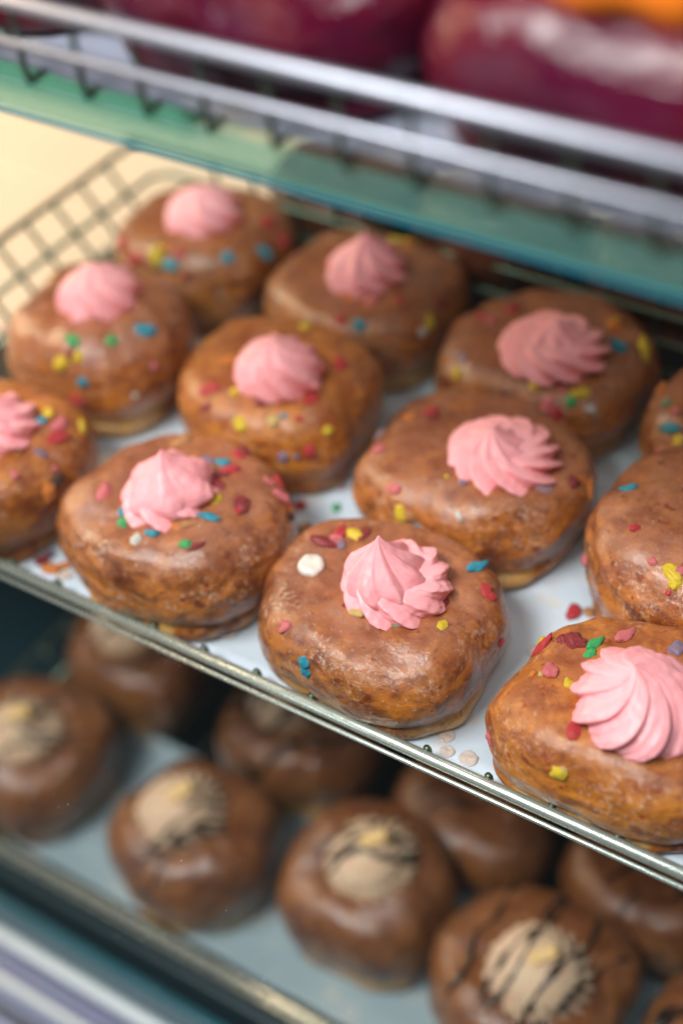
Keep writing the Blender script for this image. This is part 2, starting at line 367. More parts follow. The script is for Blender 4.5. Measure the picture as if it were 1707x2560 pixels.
RZ = {  # outline of a piped layer from rim to peak: (radius, height)
 'peak': [(.72, 0), (.90, .015), (.985, .07), (1.0, .16), (.95, .27), (.84, .38), (.68, .49), (.50, .60), (.34, .70), (.20, .81), (.09, .92), (.012, 1.0)],
 'dome': [(.78, 0), (.93, .03), (.995, .13), (.985, .27), (.93, .42), (.84, .56), (.70, .69), (.54, .79), (.36, .87), (.20, .93), (.08, .975), (.012, 1.0)],
 'skirt': [(.80, 0), (.94, .04), (1.0, .18), (.97, .42), (.90, .66), (.80, .84), (.66, .95), (.50, 1.0), (.34, 1.0), (.18, .98), (.05, .96), (.01, .95)]}
def layer_geo(V, F, seed, R, H, n=8, amp=.16, tw=.15, prof='peak', z0=0.0, c=(0, 0), tip=(0, 0), ph=0.0, shear=.22, nt=84, na=None, wob=.25, sharp=.8, tp=1.0, saw=0.0):
    """One piped star layer: sharp crests and broad hollows that wind round to the peak."""
    na = na or (n * 26); off = Vector((seed * 2.1, seed * 4.7, n * 1.3)); P = np.array(RZ[prof]); q = np.linspace(0, 1, len(P))
    base = len(V); t_ = np.linspace(0, 1, nt) ** 0.9; rr = np.interp(t_, q, P[:, 0]); zz = np.interp(t_, q, P[:, 1])
    k = np.array([1, 2, 1]) / 4
    for _ in range(2): rr[1:-1] = np.convolve(rr, k, 'valid'); zz[1:-1] = np.convolve(zz, k, 'valid')
    for i in range(nt):
        t = t_[i]; fade = min(1, (1 - t) * 9) ; r0 = rr[i]; z = zz[i]
        for j in range(na):
            a = 2 * PI * j / na
            ca, sa = math.cos(a), math.sin(a)
            w = wob * noise.noise(Vector((ca * 1.1, sa * 1.1, t * 1.6)) + off)
            arg = n * (a + tw * 2 * PI * t ** tp) + ph + w * n * 0.55
            kk = math.floor(arg / (2 * PI)); vary = 1 + 0.38 * noise.noise(Vector((kk * 1.7 + .3, seed, t * 2.0)))
            cr = (1 - math.sqrt(math.sin(arg / 2) ** 2 + .012) / 1.006) ** sharp if saw < 1 else 0.0
            if saw:
                fr_ = arg / (2 * PI) - kk
                q2 = math.sin(PI / 2 * fr_ / .82) if fr_ < .82 else .5 + .5 * math.cos(PI * (fr_ - .82) / .18)
                cr = cr * (1 - saw) + q2 * saw
            am = amp * vary * (0.55 + 0.45 * min(1, r0 * 1.3)) * fade
            f = 1 + am * (cr * 1.45 - .75)
            f *= 1 + 0.030 * (1 - abs(math.sin(arg * 1.5 + 0.7)) ** 0.6 - .35) * fade + 0.05 * max(0, 1 - t * 6) * noise.noise(Vector((ca * 9, sa * 9, 2)) + off)
            f *= 1 + 0.07 * noise.noise(Vector((ca * 1.5, sa * 1.5, t * 2.2)) + off * 1.7)
            aa = a + shear * (cr - .35) * min(1, r0 * 2) * (2.2 / n) * 2.0
            r = R * r0 * f
            ruf = noise.noise(Vector((r * math.cos(aa) * 320, r * math.sin(aa) * 320, z * 5)) + off)
            r *= 1 + .022 * ruf
            zf = z + .010 * ruf + 0.05 * (cr - .5) * (1 - z) * (1 if z > .08 else 0) + 0.04 * noise.noise(Vector((ca * 1.2, sa * 1.2, 4)) + off) * min(1, z * 3)
            u = z ** 1.5
            V.append(Vector((c[0] + tip[0] * u + r * math.cos(aa), c[1] + tip[1] * u + r * math.sin(aa), z0 + H * max(zf, 0))))
    for i in range(nt - 1):
        for j in range(na):
            j2 = (j + 1) % na
            F.append((base + i * na + j, base + i * na + j2, base + (i + 1) * na + j2, base + (i + 1) * na + j))
    F.append(tuple(base + x for x in range(na))[::-1]); F.append(tuple(base + (nt - 1) * na + x for x in range(na)))
def swirl_geo(SR, SH, seed, kind='two', **kw):
    V = []; F = []
    k = dict(kw)
    if kind == 'one':
        layer_geo(V, F, seed, SR, SH, **k)
    elif kind == 'two':      # twisted skirt with a pulled star peak above it
        sk = dict(n=9, amp=.13, tw=.30, prof='skirt', R=SR, H=SH * .46, sharp=.7); sk.update(k.pop('skirt', {}))
        up = dict(n=7, amp=.20, tw=.14, prof='peak', R=SR * .84, H=SH * .84, z0=SH * .16); up.update(k)
        layer_geo(V, F, seed, **sk); layer_geo(V, F, seed + 5, **up)
    elif kind == 'mocha':    # finely ridged ring with a second coil above it
        layer_geo(V, F, seed, SR, SH * .75, n=22, amp=.15, tw=.12, prof='dome', wob=.15, na=264, nt=50, sharp=.6)
        layer_geo(V, F, seed + 1, SR * .70, SH * .62, z0=SH * .42, n=15, amp=.20, tw=.35, prof='dome', wob=.2, na=204, nt=46, c=(SR * .10, -SR * .06))
    return V, F

def bvh_of(o):
    me = o.data
    return BVHTree.FromPolygons([v.co.copy() for v in me.vertices], [tuple(p.vertices) for p in me.polygons])

def drop(bvh, x, y, z=0.2):
    h = bvh.ray_cast(Vector((x, y, z)), Vector((0, 0, -1)))
    return h if h[0] is not None else (Vector((x, y, 0.045)), Vector((0, 0, 1)), None, None)

# flake meshes: puffed, lumpy, flat crisps
FLAKE = []
def make_flakes():
    for s in range(10):
        bm = bmesh.new(); bmesh.ops.create_icosphere(bm, subdivisions=3, radius=1)
        off = Vector((s * 7.7, s * 2.2, 0)); rnd = random.Random(s)
        ex = [1.0, 1.35, 1.8, 1.1, 1.5, 0.9, 2.3, 1.2, 1.0, 1.6][s]
        for v in bm.verts:
            c = v.co.copy(); n = noise.noise(c * 1.1 + off) * 0.42 + noise.noise(c * 3.4 + off) * 0.18 + noise.noise(c * 8.5 + off) * 0.13
            c *= 1 + n
            bend = 0.25 * (c.x * c.x) - 0.1
            v.co = Vector((c.x * ex, c.y * 0.9, c.z * 0.58 + bend * 0.5))
        me = bpy.data.meshes.new('cereal_flake'); bm.to_mesh(me); bm.free()
        me.polygons.foreach_set('use_smooth', [True] * len(me.polygons)); me.materials.append(None)
        FLAKE.append(me)
make_flakes()
def flake(name, col, loc, nrm, size, spin, shape, parent=None, sink=0.1, tilt=0.0):
    o = bpy.data.objects.new(name, FLAKE[shape % 10]); C.objects.link(o); o.parent = parent
    o.material_slots[0].link = 'OBJECT'; o.material_slots[0].material = FM[col]
    z = Vector(nrm).normalized(); q = z.to_track_quat('Z', 'Y').to_matrix()
    q = q @ Matrix.Rotation(spin, 3, 'Z') @ Matrix.Rotation(tilt, 3, 'Y')
    mm = (q @ Matrix.Diagonal((size, size, size))).to_4x4(); mm.translation = Vector(loc) + z * size * (0.22 - sink)
    o.matrix_local = mm
    return o

#@@DATA
FLAKES = {
 'A1': [(0.0248, 0.0173, 0.0486, 'teal', 0.00292, 2.91, 0, -0.06), (0.0243, 0.0228, 0.0486, 'yellow', 0.00258, 0.87, 1, 0.18), (0.0324, 0.0205, 0.0466, 'pink', 0.00292, 0.04, 4, 0.0), (0.0356, 0.0144, 0.0446, 'red', 0.00361, 5.64, 9, -0.21), (0.0368, 0.0293, 0.0407, 'yellow', 0.00224, 3.48, 2, 0.06), (0.0321, 0.0397, 0.0295, 'tan', 0.00206, 0.26, 3, -0.06), (0.0372, 0.0021, 0.0457, 'lilac', 0.00206, 4.42, 2, -0.02), (0.0366, -0.0144, 0.0459, 'pink', 0.00189, 4.55, 1, -0.17), (0.0466, -0.0067, 0.0336, 'orange', 0.0043, 1.49, 3, -0.19), (0.0463, -0.0024, 0.0356, 'brown', 0.0031, 3.18, 2, 0.21), (0.0441, 0.0014, 0.0401, 'pink', 0.00172, 3.71, 5, 0.14), (0.0279, -0.0028, 0.0472, 'paleyellow', 0.00224, 2.41, 0, 0.12)],
 'A2': [(-0.0099, -0.0201, 0.0452, 'teal', 0.00258, 0.64, 0, -0.1), (-0.0069, -0.0248, 0.0441, 'green', 0.0031, 4.23, 5, 0.11), (0.0047, -0.0312, 0.0447, 'white', 0.00241, 2.65, 7, -0.21), (0.0084, -0.0248, 0.0451, 'teal', 0.00284, 1.68, 1, -0.15), (0.0185, -0.015, 0.047, 'tan', 0.00335, 1.77, 6, 0.15), (0.0156, -0.0169, 0.0466, 'orange', 0.00258, 1.25, 4, 0.19), (0.0087, -0.0213, 0.0455, 'orange', 0.00189, 5.52, 2, -0.22), (0.026, -0.0083, 0.0484, 'teal', 0.00232, 2.38, 6, -0.0), (0.0253, -0.0245, 0.0463, 'green', 0.00258, 0.15, 3, -0.04), (0.0218, 0.0011, 0.0485, 'yellow', 0.00241, 5.69, 7, -0.19), (0.016, 0.0195, 0.0476, 'red', 0.00378, 3.75, 0, -0.19), (0.0149, 0.016, 0.0479, 'darkred', 0.0031, 3.63, 1, 0.2), (0.0168, 0.0222, 0.0473, 'red', 0.0031, 1.28, 5, -0.25), (0.0172, 0.0093, 0.0487, 'darkred', 0.00275, 0.52, 4, 0.02), (0.0105, 0.0369, 0.0437, 'darkred', 0.00327, 0.11, 3, -0.21), (0.0118, 0.0315, 0.0453, 'red', 0.00275, 3.12, 1, 0.21), (0.0097, 0.0231, 0.0471, 'teal', 0.00275, 2.64, 1, -0.05), (0.0032, 0.021, 0.0468, 'lilac', 0.00344, 4.01, 0, -0.2), (-0.0176, 0.0293, 0.0438, 'tan', 0.00327, 3.64, 4, -0.16), (0.0072, 0.0175, 0.047, 'tan', 0.00241, 3.82, 1, 0.23), (0.0328, 0.0044, 0.0476, 'darkred', 0.00344, 0.34, 7, 0.03), (0.0329, 0.0021, 0.0476, 'red', 0.00189, 3.81, 2, -0.18), (-0.0236, -0.0165, 0.047, 'pink', 0.00275, 1.68, 2, 0.25), (-0.0255, -0.0171, 0.0471, 'red', 0.00138, 6.27, 0, -0.19), (0.0318, 0.0257, 0.0432, 'pink', 0.00258, 4.43, 1, 0.23), (0.039, 0.023, 0.041, 'pink', 0.00275, 1.49, 4, 0.06), (0.0304, 0.0334, 0.0369, 'red', 0.00224, 0.27, 2, -0.07), (0.0421, 0.0234, 0.0371, 'red', 0.00241, 4.23, 0, 0.05), (0.0434, 0.023, 0.0343, 'orange', 0.00206, 4.86, 1, -0.21), (0.0449, 0.0197, 0.0344, 'brown', 0.00189, 2.18, 4, 0.18), (0.0298, -0.0235, 0.0463, 'darkred', 0.00172, 3.67, 6, -0.02)],
 'A3': [(-0.0281, -0.0052, 0.0423, 'sugardrop', 0.007, 2.53, 0, 0.24), (-0.0284, 0.0172, 0.0423, 'red', 0.00292, 3.61, 1, -0.24), (-0.0275, 0.0132, 0.0422, 'pink', 0.00292, 5.02, 0, -0.09), (-0.0243, 0.0107, 0.042, 'lilac', 0.00258, 2.72, 5, -0.14), (-0.0225, 0.0185, 0.0422, 'yellow', 0.00275, 2.79, 4, -0.09), (-0.0196, 0.0201, 0.0422, 'darkred', 0.00224, 0.56, 2, 0.06), (-0.0312, 0.0082, 0.0425, 'darkred', 0.00292, 0.65, 6, 0.14), (-0.0296, 0.0089, 0.0424, 'white', 0.00138, 0.16, 2, 0.14), (0.0285, 0.0279, 0.04, 'teal', 0.00275, 5.07, 6, -0.0), (0.0388, 0.018, 0.0387, 'red', 0.00241, 4.46, 4, -0.13), (0.0369, 0.0198, 0.0396, 'red', 0.00206, 4.63, 1, -0.04), (-0.0209, -0.0351, 0.0385, 'pink', 0.00224, 1.45, 1, 0.23), (-0.0231, -0.0336, 0.0386, 'pink', 0.00138, 2.52, 3, -0.06), (-0.0082, -0.0421, 0.032, 'teal', 0.0031, 5.4, 5, -0.07), (-0.0078, -0.0425, 0.0278, 'teal', 0.00292, 4.19, 0, -0.16), (0.0331, -0.0081, 0.0423, 'yellow', 0.00206, 5.3, 7, -0.12), (0.0169, -0.015, 0.042, 'palegreen', 0.00249, 0.32, 1, 0.24), (0.0012, -0.0183, 0.043, 'paleyellow', 0.00258, 1.08, 4, 0.22), (-0.0043, -0.0169, 0.043, 'darkred', 0.00189, 6.19, 0, 0.05), (0.0264, 0.0026, 0.0411, 'darkred', 0.00241, 0.07, 2, -0.22), (0.0272, 0.0047, 0.0411, 'darkred', 0.00155, 1.31, 4, -0.06), (0.0491, 0.0093, 0.024, 'red', 0.00155, 3.84, 1, 0.23)],
 'A4': [(-0.0395, 0.0053, 0.0404, 'red', 0.00249, 2.23, 6, -0.18), (-0.0417, 0.0087, 0.0382, 'yellow', 0.00206, 3.53, 1, -0.18), (-0.029, 0.0091, 0.0453, 'darkred', 0.00361, 0.54, 0, 0.03), (-0.033, 0.009, 0.0442, 'darkred', 0.00258, 4.37, 5, -0.22), (-0.0263, 0.0091, 0.0454, 'darkred', 0.00258, 2.83, 3, 0.1), (-0.0215, 0.0122, 0.0449, 'green', 0.00215, 4.8, 6, -0.06), (-0.021, 0.0068, 0.0451, 'green', 0.00189, 5.57, 4, -0.17), (-0.0142, 0.0228, 0.0429, 'pink', 0.00275, 4.49, 6, 0.14), (0.0047, 0.0246, 0.0442, 'lilac', 0.00344, 5.53, 0, -0.0), (-0.0299, -0.0076, 0.045, 'pink', 0.00327, 0.62, 1, -0.23), (-0.0355, -0.0106, 0.0429, 'orange', 0.00155, 3.32, 3, -0.16), (-0.0214, -0.01, 0.045, 'yellow', 0.00206, 3.95, 1, -0.21), (-0.0104, -0.0279, 0.0448, 'red', 0.00275, 4.9, 4, -0.14), (-0.0098, -0.0402, 0.0345, 'yellow', 0.00292, 0.08, 3, -0.16), (-0.0087, -0.0395, 0.0358, 'paleyellow', 0.00189, 2.87, 5, 0.03), (-0.0417, -0.032, 0.0249, 'pink', 0.00206, 2.44, 1, -0.16), (0.0159, -0.0181, 0.0445, 'darkred', 0.00327, 3.03, 9, 0.22), (0.0193, -0.0203, 0.0438, 'darkred', 0.00292, 3.36, 4, 0.22), (-0.0324, -0.0106, 0.0443, 'paleyellow', 0.0012, 0.18, 0, 0.25)],
 'B1': [(0.0118, -0.0309, 0.0542, 'green', 0.0031, 5.58, 1, 0.02), (0.0259, -0.0206, 0.0524, 'green', 0.00292, 3.29, 0, 0.02), (0.0355, -0.0067, 0.0527, 'teal', 0.00327, 5.71, 4, -0.22), (0.0087, -0.0387, 0.0449, 'yellow', 0.00396, 4.04, 3, 0.02), (0.0116, -0.0376, 0.0472, 'yellow', 0.00258, 1.89, 5, 0.11), (0.0166, -0.0349, 0.049, 'yellow', 0.00275, 4.53, 0, -0.2), (0.0132, -0.0354, 0.0503, 'darkred', 0.00206, 4.39, 2, -0.02), (0.0199, -0.0382, 0.0379, 'teal', 0.0031, 3.08, 5, 0.07), (0.014, -0.039, 0.0259, 'red', 0.00292, 0.33, 1, 0.05), (0.0164, -0.0387, 0.0255, 'darkred', 0.00258, 2.34, 4, 0.19), (0.0426, -0.0124, 0.0381, 'pink', 0.00224, 1.45, 0, 0.16), (0.0394, -0.0258, 0.0281, 'white', 0.00172, 4.58, 0, 0.06)],
 'B2': [(-0.0189, -0.0094, 0.046, 'orange', 0.00292, 5.5, 4, -0.23), (0.0273, 0.0129, 0.0445, 'red', 0.00344, 3.75, 1, 0.06), (-0.0156, -0.0302, 0.0448, 'red', 0.00327, 4.26, 4, -0.05), (-0.0028, -0.0272, 0.0457, 'yellow', 0.00258, 0.43, 0, -0.16), (0.0119, -0.028, 0.0455, 'darkred', 0.0031, 3.82, 3, -0.16), (0.0302, -0.0155, 0.0452, 'red', 0.00327, 0.41, 1, -0.07), (0.0064, -0.0388, 0.0404, 'yellow', 0.00292, 2.95, 5, 0.02), (0.009, -0.04, 0.0388, 'yellow', 0.00275, 0.16, 0, 0.14), (0.0209, -0.0325, 0.0417, 'paleyellow', 0.0031, 2.1, 3, 0.14), (0.0246, -0.0291, 0.0434, 'teal', 0.00155, 0.05, 0, 0.23), (0.0425, -0.0219, 0.0363, 'yellow', 0.00275, 3.71, 5, 0.24), (0.0312, -0.0269, 0.0428, 'red', 0.00155, 6.19, 1, 0.17), (-0.0123, -0.0382, 0.0412, 'darkred', 0.00206, 0.67, 4, -0.08), (0.0381, -0.0308, 0.03, 'red', 0.0031, 1.45, 3, 0.14), (0.0286, -0.0379, 0.0275, 'lilac', 0.00275, 1.21, 0, -0.14), (0.0337, -0.035, 0.0279, 'lilac', 0.00155, 0.69, 0, -0.19), (0.0411, 0.0184, 0.0053, 'yellow', 0.00189, 5.89, 1, 0.24), (-0.0013, 0.0274, 0.0471, 'yellow', 0.00224, 2.34, 1, 0.12)],
 'B3': [(-0.0284, 0.0119, 0.0407, 'red', 0.00344, 2.94, 3, 0.01), (-0.0249, 0.0086, 0.0414, 'darkred', 0.00292, 2.32, 0, 0.07), (-0.036, 0.0053, 0.0398, 'orange', 0.00275, 1.48, 1, -0.12), (-0.0482, -0.0012, 0.0283, 'palelilac', 0.00327, 3.25, 4, -0.15), (-0.0369, -0.0191, 0.0393, 'pink', 0.0031, 2.76, 5, 0.22), (-0.0173, -0.0389, 0.0398, 'pink', 0.00258, 0.14, 1, -0.2), (-0.0116, -0.0439, 0.0326, 'yellow', 0.00258, 5.02, 4, -0.22), (-0.0074, -0.0436, 0.0323, 'tan', 0.0031, 1.58, 5, 0.18), (-0.0049, -0.0446, 0.0272, 'teal', 0.00275, 3.8, 1, -0.14), (-0.0023, -0.0447, 0.0274, 'white', 0.00189, 0.37, 4, -0.11), (0.0085, -0.026, 0.0442, 'lilac', 0.00224, 1.88, 0, 0.15), (0.0143, -0.0238, 0.044, 'yellow', 0.00189, 6.13, 1, 0.14), (0.0009, -0.0265, 0.0446, 'yellow', 0.00103, 5.66, 0, 0.22), (0.038, -0.009, 0.0404, 'palelilac', 0.0031, 5.5, 4, 0.21), (0.0458, 0.0022, 0.0378, 'darkred', 0.00292, 6.08, 0, -0.2), (0.0476, 0.0077, 0.0355, 'orange', 0.00189, 2.0, 6, -0.13), (0.0506, 0.0077, 0.0321, 'orange', 0.00206, 3.79, 6, -0.0), (0.014, -0.0399, 0.039, 'white', 0.00138, 2.18, 2, 0.17)],
 'B4': [(-0.035, -0.0019, 0.053, 'teal', 0.00258, 2.51, 4, -0.15), (-0.0224, -0.0232, 0.0543, 'red', 0.00224, 1.74, 0, -0.02), (-0.0429, -0.0221, 0.0263, 'pink', 0.00292, 3.83, 4, 0.03), (-0.0099, -0.0343, 0.0519, 'pink', 0.00189, 2.76, 0, -0.16), (-0.0007, -0.0365, 0.0513, 'yellow', 0.0031, 2.53, 4, -0.09), (0.002, -0.0391, 0.0497, 'yellow', 0.00275, 1.07, 0, 0.02), (0.0005, -0.042, 0.0465, 'red', 0.00129, 1.18, 0, 0.11), (0.0016, -0.0347, 0.0522, 'pink', 0.00206, 4.14, 1, -0.18), (0.0091, -0.0465, 0.0291, 'teal', 0.00206, 3.93, 1, -0.08)],
 'C1': [(-0.0269, -0.0324, 0.0429, 'red', 0.00378, 2.81, 1, 0.05), (-0.0025, -0.0352, 0.0443, 'yellow', 0.00344, 4.78, 4, 0.19), (0.0005, -0.0304, 0.0471, 'orange', 0.00292, 4.61, 1, -0.14), (0.0096, -0.0306, 0.0472, 'red', 0.00344, 3.4, 0, -0.08), (0.0072, -0.0363, 0.0421, 'teal', 0.00344, 0.12, 1, 0.03), (0.0333, -0.0228, 0.0469, 'teal', 0.00361, 2.96, 5, 0.18), (0.0419, -0.0033, 0.0409, 'teal', 0.00327, 2.03, 4, 0.17), (0.0344, 0.012, 0.0482, 'red', 0.00344, 3.23, 1, -0.2), (0.042, 0.0133, 0.0387, 'red', 0.00327, 4.5, 1, -0.11), (-0.0146, -0.038, 0.0405, 'red', 0.0031, 3.35, 4, -0.21), (0.0184, -0.0384, 0.0389, 'darkred', 0.00258, 0.07, 0, 0.21)],
 'C2': [(0.0032, 0.0373, 0.0394, 'yellow', 0.00327, 0.26, 3, -0.18), (0.0079, 0.0314, 0.0431, 'orange', 0.00258, 1.03, 1, -0.2), (0.0171, -0.0215, 0.0437, 'pink', 0.0031, 5.18, 4, 0.25), (0.0111, -0.0404, 0.0422, 'red', 0.00292, 4.08, 0, -0.05), (0.0209, -0.0386, 0.041, 'teal', 0.0031, 5.58, 0, 0.0), (0.044, -0.0126, 0.0346, 'yellow', 0.00292, 0.85, 4, 0.1), (0.0441, -0.0192, 0.0327, 'white', 0.00258, 2.25, 0, -0.12), (0.0059, -0.0221, 0.0418, 'orange', 0.00258, 2.01, 1, -0.06), (0.0429, -0.0001, 0.0373, 'darkred', 0.00258, 1.15, 0, 0.06), (0.0306, -0.0169, 0.0451, 'red', 0.00224, 5.45, 0, 0.04), (-0.0019, 0.0316, 0.0423, 'yellow', 0.00258, 0.06, 1, 0.09)],
 'C3': [(-0.0244, 0.0077, 0.0439, 'red', 0.00344, 0.13, 3, -0.01), (-0.0359, -0.0034, 0.0427, 'red', 0.00258, 5.44, 0, 0.09), (-0.03, -0.0035, 0.0428, 'pink', 0.00292, 5.7, 1, 0.13), (0.022, 0.0206, 0.0422, 'orange', 0.00327, 1.71, 4, -0.18), (0.0251, 0.0196, 0.0421, 'orange', 0.00275, 2.84, 1, 0.09), (0.0214, 0.0253, 0.0414, 'yellow', 0.00224, 1.46, 2, -0.08), (0.0317, 0.0052, 0.043, 'teal', 0.00361, 4.7, 1, -0.08), (0.0407, 0.013, 0.0397, 'yellow', 0.00327, 3.77, 6, 0.02), (0.0095, -0.0345, 0.04, 'yellow', 0.0031, 5.83, 1, -0.24), (0.0156, -0.0272, 0.0409, 'orange', 0.00275, 1.17, 0, 0.14), (0.0283, -0.0315, 0.0396, 'yellow', 0.00292, 4.2, 5, -0.2), (0.0315, -0.0294, 0.0398, 'yellow', 0.00275, 0.84, 0, -0.14), (0.0276, -0.0352, 0.0375, 'green', 0.00292, 3.41, 5, 0.2), (0.0186, -0.0405, 0.0349, 'pink', 0.00327, 1.36, 4, -0.15), (0.0234, -0.0414, 0.0323, 'red', 0.00327, 4.31, 1, -0.04), (0.027, -0.0417, 0.0264, 'pink', 0.00275, 5.32, 4, 0.25), (0.0215, -0.0317, 0.0402, 'pink', 0.00206, 5.88, 0, 0.11), (-0.0301, -0.0309, 0.0389, 'palelilac', 0.00292, 3.12, 1, -0.22), (-0.0393, -0.031, 0.0332, 'orange', 0.00224, 5.08, 0, -0.05), (-0.0293, -0.0373, 0.0345, 'yellow', 0.00224, 2.91, 4, 0.07), (0.0362, -0.0329, 0.0348, 'white', 0.00224, 6.05, 1, 0.03)],
 'C4': [(-0.0419, -0.0089, 0.0425, 'orange', 0.00275, 5.76, 1, 0.23), (-0.0278, -0.0313, 0.0419, 'teal', 0.00258, 0.53, 6, -0.07), (-0.022, -0.0358, 0.0405, 'yellow', 0.00241, 5.58, 1, 0.13), (-0.0349, -0.0189, 0.0448, 'palegreen', 0.00241, 6.09, 1, -0.16), (-0.0287, -0.0241, 0.046, 'pink', 0.00241, 3.34, 0, 0.22), (-0.0297, -0.0366, 0.0317, 'pink', 0.00172, 3.39, 1, 0.09)],
 'D1': [(-0.0374, -0.028, 0.0237, 'red', 0.00275, 6.12, 0, -0.16)],
 'D2': [],
 'D3': [],
 'D4': [],
}
#@@END

DN = {}
def doughnut(key, x, y, z, R, H, seed, label, group, mat='pastry', harm=(), sw=None, swp=None, asp=0.94, low=False, name='glazed_doughnut', **kw):
    t = thing(name, (x, y, z), label, 'doughnut', group)
    body = pastry_mesh('pastry', R, H, seed, M[mat], t, harm=harm, asp=asp, **kw)
    bv = bvh_of(body); DN[key] = (t, body, bv)
    if sw:
        sx, sy, SR, SH = sw; p = dict(swp or {}); sm = p.pop('mat', 'pink'); tilt = p.pop('tilt', 0.5)
        hit, nn, _, _ = drop(bv, sx - x, sy - y)
        V, F = swirl_geo(SR, SH, seed + 11, **p)
        o = link_mesh('frosting_swirl', V, F, M[sm], t)
        nz = (Vector((0, 0, 1)) * (1 - tilt) + nn * tilt).normalized()
        o.matrix_local = Matrix.Translation(hit - Vector((0, 0, 0.0012))) @ nz.to_track_quat('Z', 'Y').to_matrix().to_4x4()
        DN[key] = (t, body, bv, o)
    for (fx, fy, fz, col, size, spin, shp, tilt) in FLAKES.get(key, ()):
        loc, nrm, _, _ = bv.find_nearest(Vector((fx, fy, fz)))
        if col == 'sugardrop':
            flk = pastry_mesh('sugar_drop', size * .82, size * 0.62, 5, M['sugar'], t, nth=36, nv=28, lump=0.12, sq=2.05, crease=0)
            flk.matrix_local = Matrix.Translation(loc - nrm * size * 0.28) @ nrm.to_track_quat('Z', 'Y').to_matrix().to_4x4()
            continue
        o = flake('cereal_flake', col, loc, nrm, size, spin, shp, t, tilt=tilt, sink=0.24)
        o['label'] = CNAME.get(col, col) + ' cereal flake'
    return t

def drizzle(key, lines, r=0.0011):
    t, body, bv = DN[key][:3]; sw = DN[key][3] if len(DN[key]) > 3 else None
    sb = None
    if sw is not None:
        mw = sw.matrix_basis
        sb = BVHTree.FromPolygons([mw @ v.co for v in sw.data.vertices], [tuple(p.vertices) for p in sw.data.polygons])
    for ln in lines:
        path = []
        for p in catmull([(a, b, 0) for a, b in ln], 14):
            h = drop(bv, p.x, p.y)[0].copy()
            if sb is not None:
                g = sb.ray_cast(Vector((p.x, p.y, .2)), Vector((0, 0, -1)))[0]
                if g is not None and g.z > h.z: h = g.copy()
            path.append(h + Vector((0, 0, r * 0.8)))
        for _ in range(3):
            path = [path[0]] + [(path[i - 1] + path[i] * 2 + path[i + 1]) / 4 for i in range(1, len(path) - 1)] + [path[-1]]
        rr = [r * max(0.25, 0.85 + 1.5 * noise.noise(p * 110)) * min(1, .2 + i / 6, .2 + (len(path) - 1 - i) / 6) for i, p in enumerate(path)]
        tube('chocolate_drizzle', path, rr, M['drizzle'], t, 8)

# ------------------------------------------------------------------ the display case (setting)
case = box('back_counter', (-1.6, 0.262, -0.05), (0.9, 1.3, -0.02), M['cream_top'], bevel=0.002)
tag(case, kind='structure')
side = box('side_counter', (-1.6, 0.02, -0.05), (-0.335, 0.26, -0.02), M['cream_top'], bevel=0.002); tag(side, kind='structure')
w = box('back_wall', (-2.6, 1.3, -0.9), (1.6, 1.34, 1.5), M['cream_wall']); tag(w, kind='structure')
fl = box('case_floor', (-1.6, -0.045, -0.36), (0.9, 0.262, -0.345), M['dark_teal']); tag(fl, kind='structure')
gt = box('green_tray', (-0.95, 0.350, -0.0198), (-0.372, 0.62, 0.004), M['green_tray'], bevel=0.003); tag(gt, 'flat green tray on the cream counter, out of focus behind the basket', 'tray')
bk = box('case_back_panel', (-1.6, 0.245, -0.344), (0.9, 0.258, -0.052), M['dark_teal']); tag(bk, kind='structure')
tr_ = thing('case_front_sill', (0, 0, 0), 'ribbed aluminium door track along the bottom front of the display case', 'door track')
box('trim_strip', (-0.9, -0.052, -0.318), (0.6, -0.046, -0.2905), M['teal'], tr_, 0.001)
tube('bright_rail', [(-0.9, -0.055, -0.322), (0.6, -0.055, -0.322)], 0.0042, M['alu_bright'], tr_, 20)
box('track_base', (-0.9, -0.125, -0.352), (0.6, -0.050, -0.332), M['alu_dark'], tr_, 0.001)
box('inner_panel', (-0.9, -0.040, -0.344), (0.6, -0.034, -0.274), M['dark_teal'], tr_, 0.001)
for yy, hh, ww, mm in ((-0.0625, .006, .0012, 'alu'), (-0.0675, .003, .0012, 'alu'), (-0.0760, .008, .0022, 'alu_bright'), (-0.0835, .003, .0010, 'alu'), (-0.0905, .004, .0030, 'black'), (-0.0975, .007, .0016, 'alu')):
    box('track_rib', (-0.9, yy - ww, -0.3325), (0.6, yy + ww, -0.332 + hh), M[mm], tr_, 0.0006, 3)
pane = box('sliding_glass', (-0.9, -0.1100, -0.330), (0.6, -0.1060, 0.75), M['pane'])
tag(pane, 'clear sliding glass front of the display case, dusty towards the bottom', 'sliding glass')
# dust on the pane
rnd = random.Random(4); V = []; F = []
for i in range(190):
    x = rnd.uniform(-0.25, 0.30); z = rnd.uniform(-0.30, 0.02); r = 0.00013 + 0.00028 * rnd.random() ** 3
    b = len(V); n = 6; L = 1 + 2.5 * (rnd.random() ** 6); a0 = rnd.uniform(0, 3.1)
    for k in range(n):
        a = 2 * PI * k / n; u, v = r * L * math.cos(a), r * math.sin(a)
        V.append((x + u * math.cos(a0) - v * math.sin(a0), -0.1101, z + u * math.sin(a0) + v * math.cos(a0)))
    V.append((x, -0.1101 - r * 0.6, z))
    for k in range(n): F.append((b + k, b + (k + 1) % n, b + n))
dm = link_mesh('dust_specks', V, F, M['dust']); tag(dm, 'fine pale dust specks on the outside of the front glass', kind='stuff')

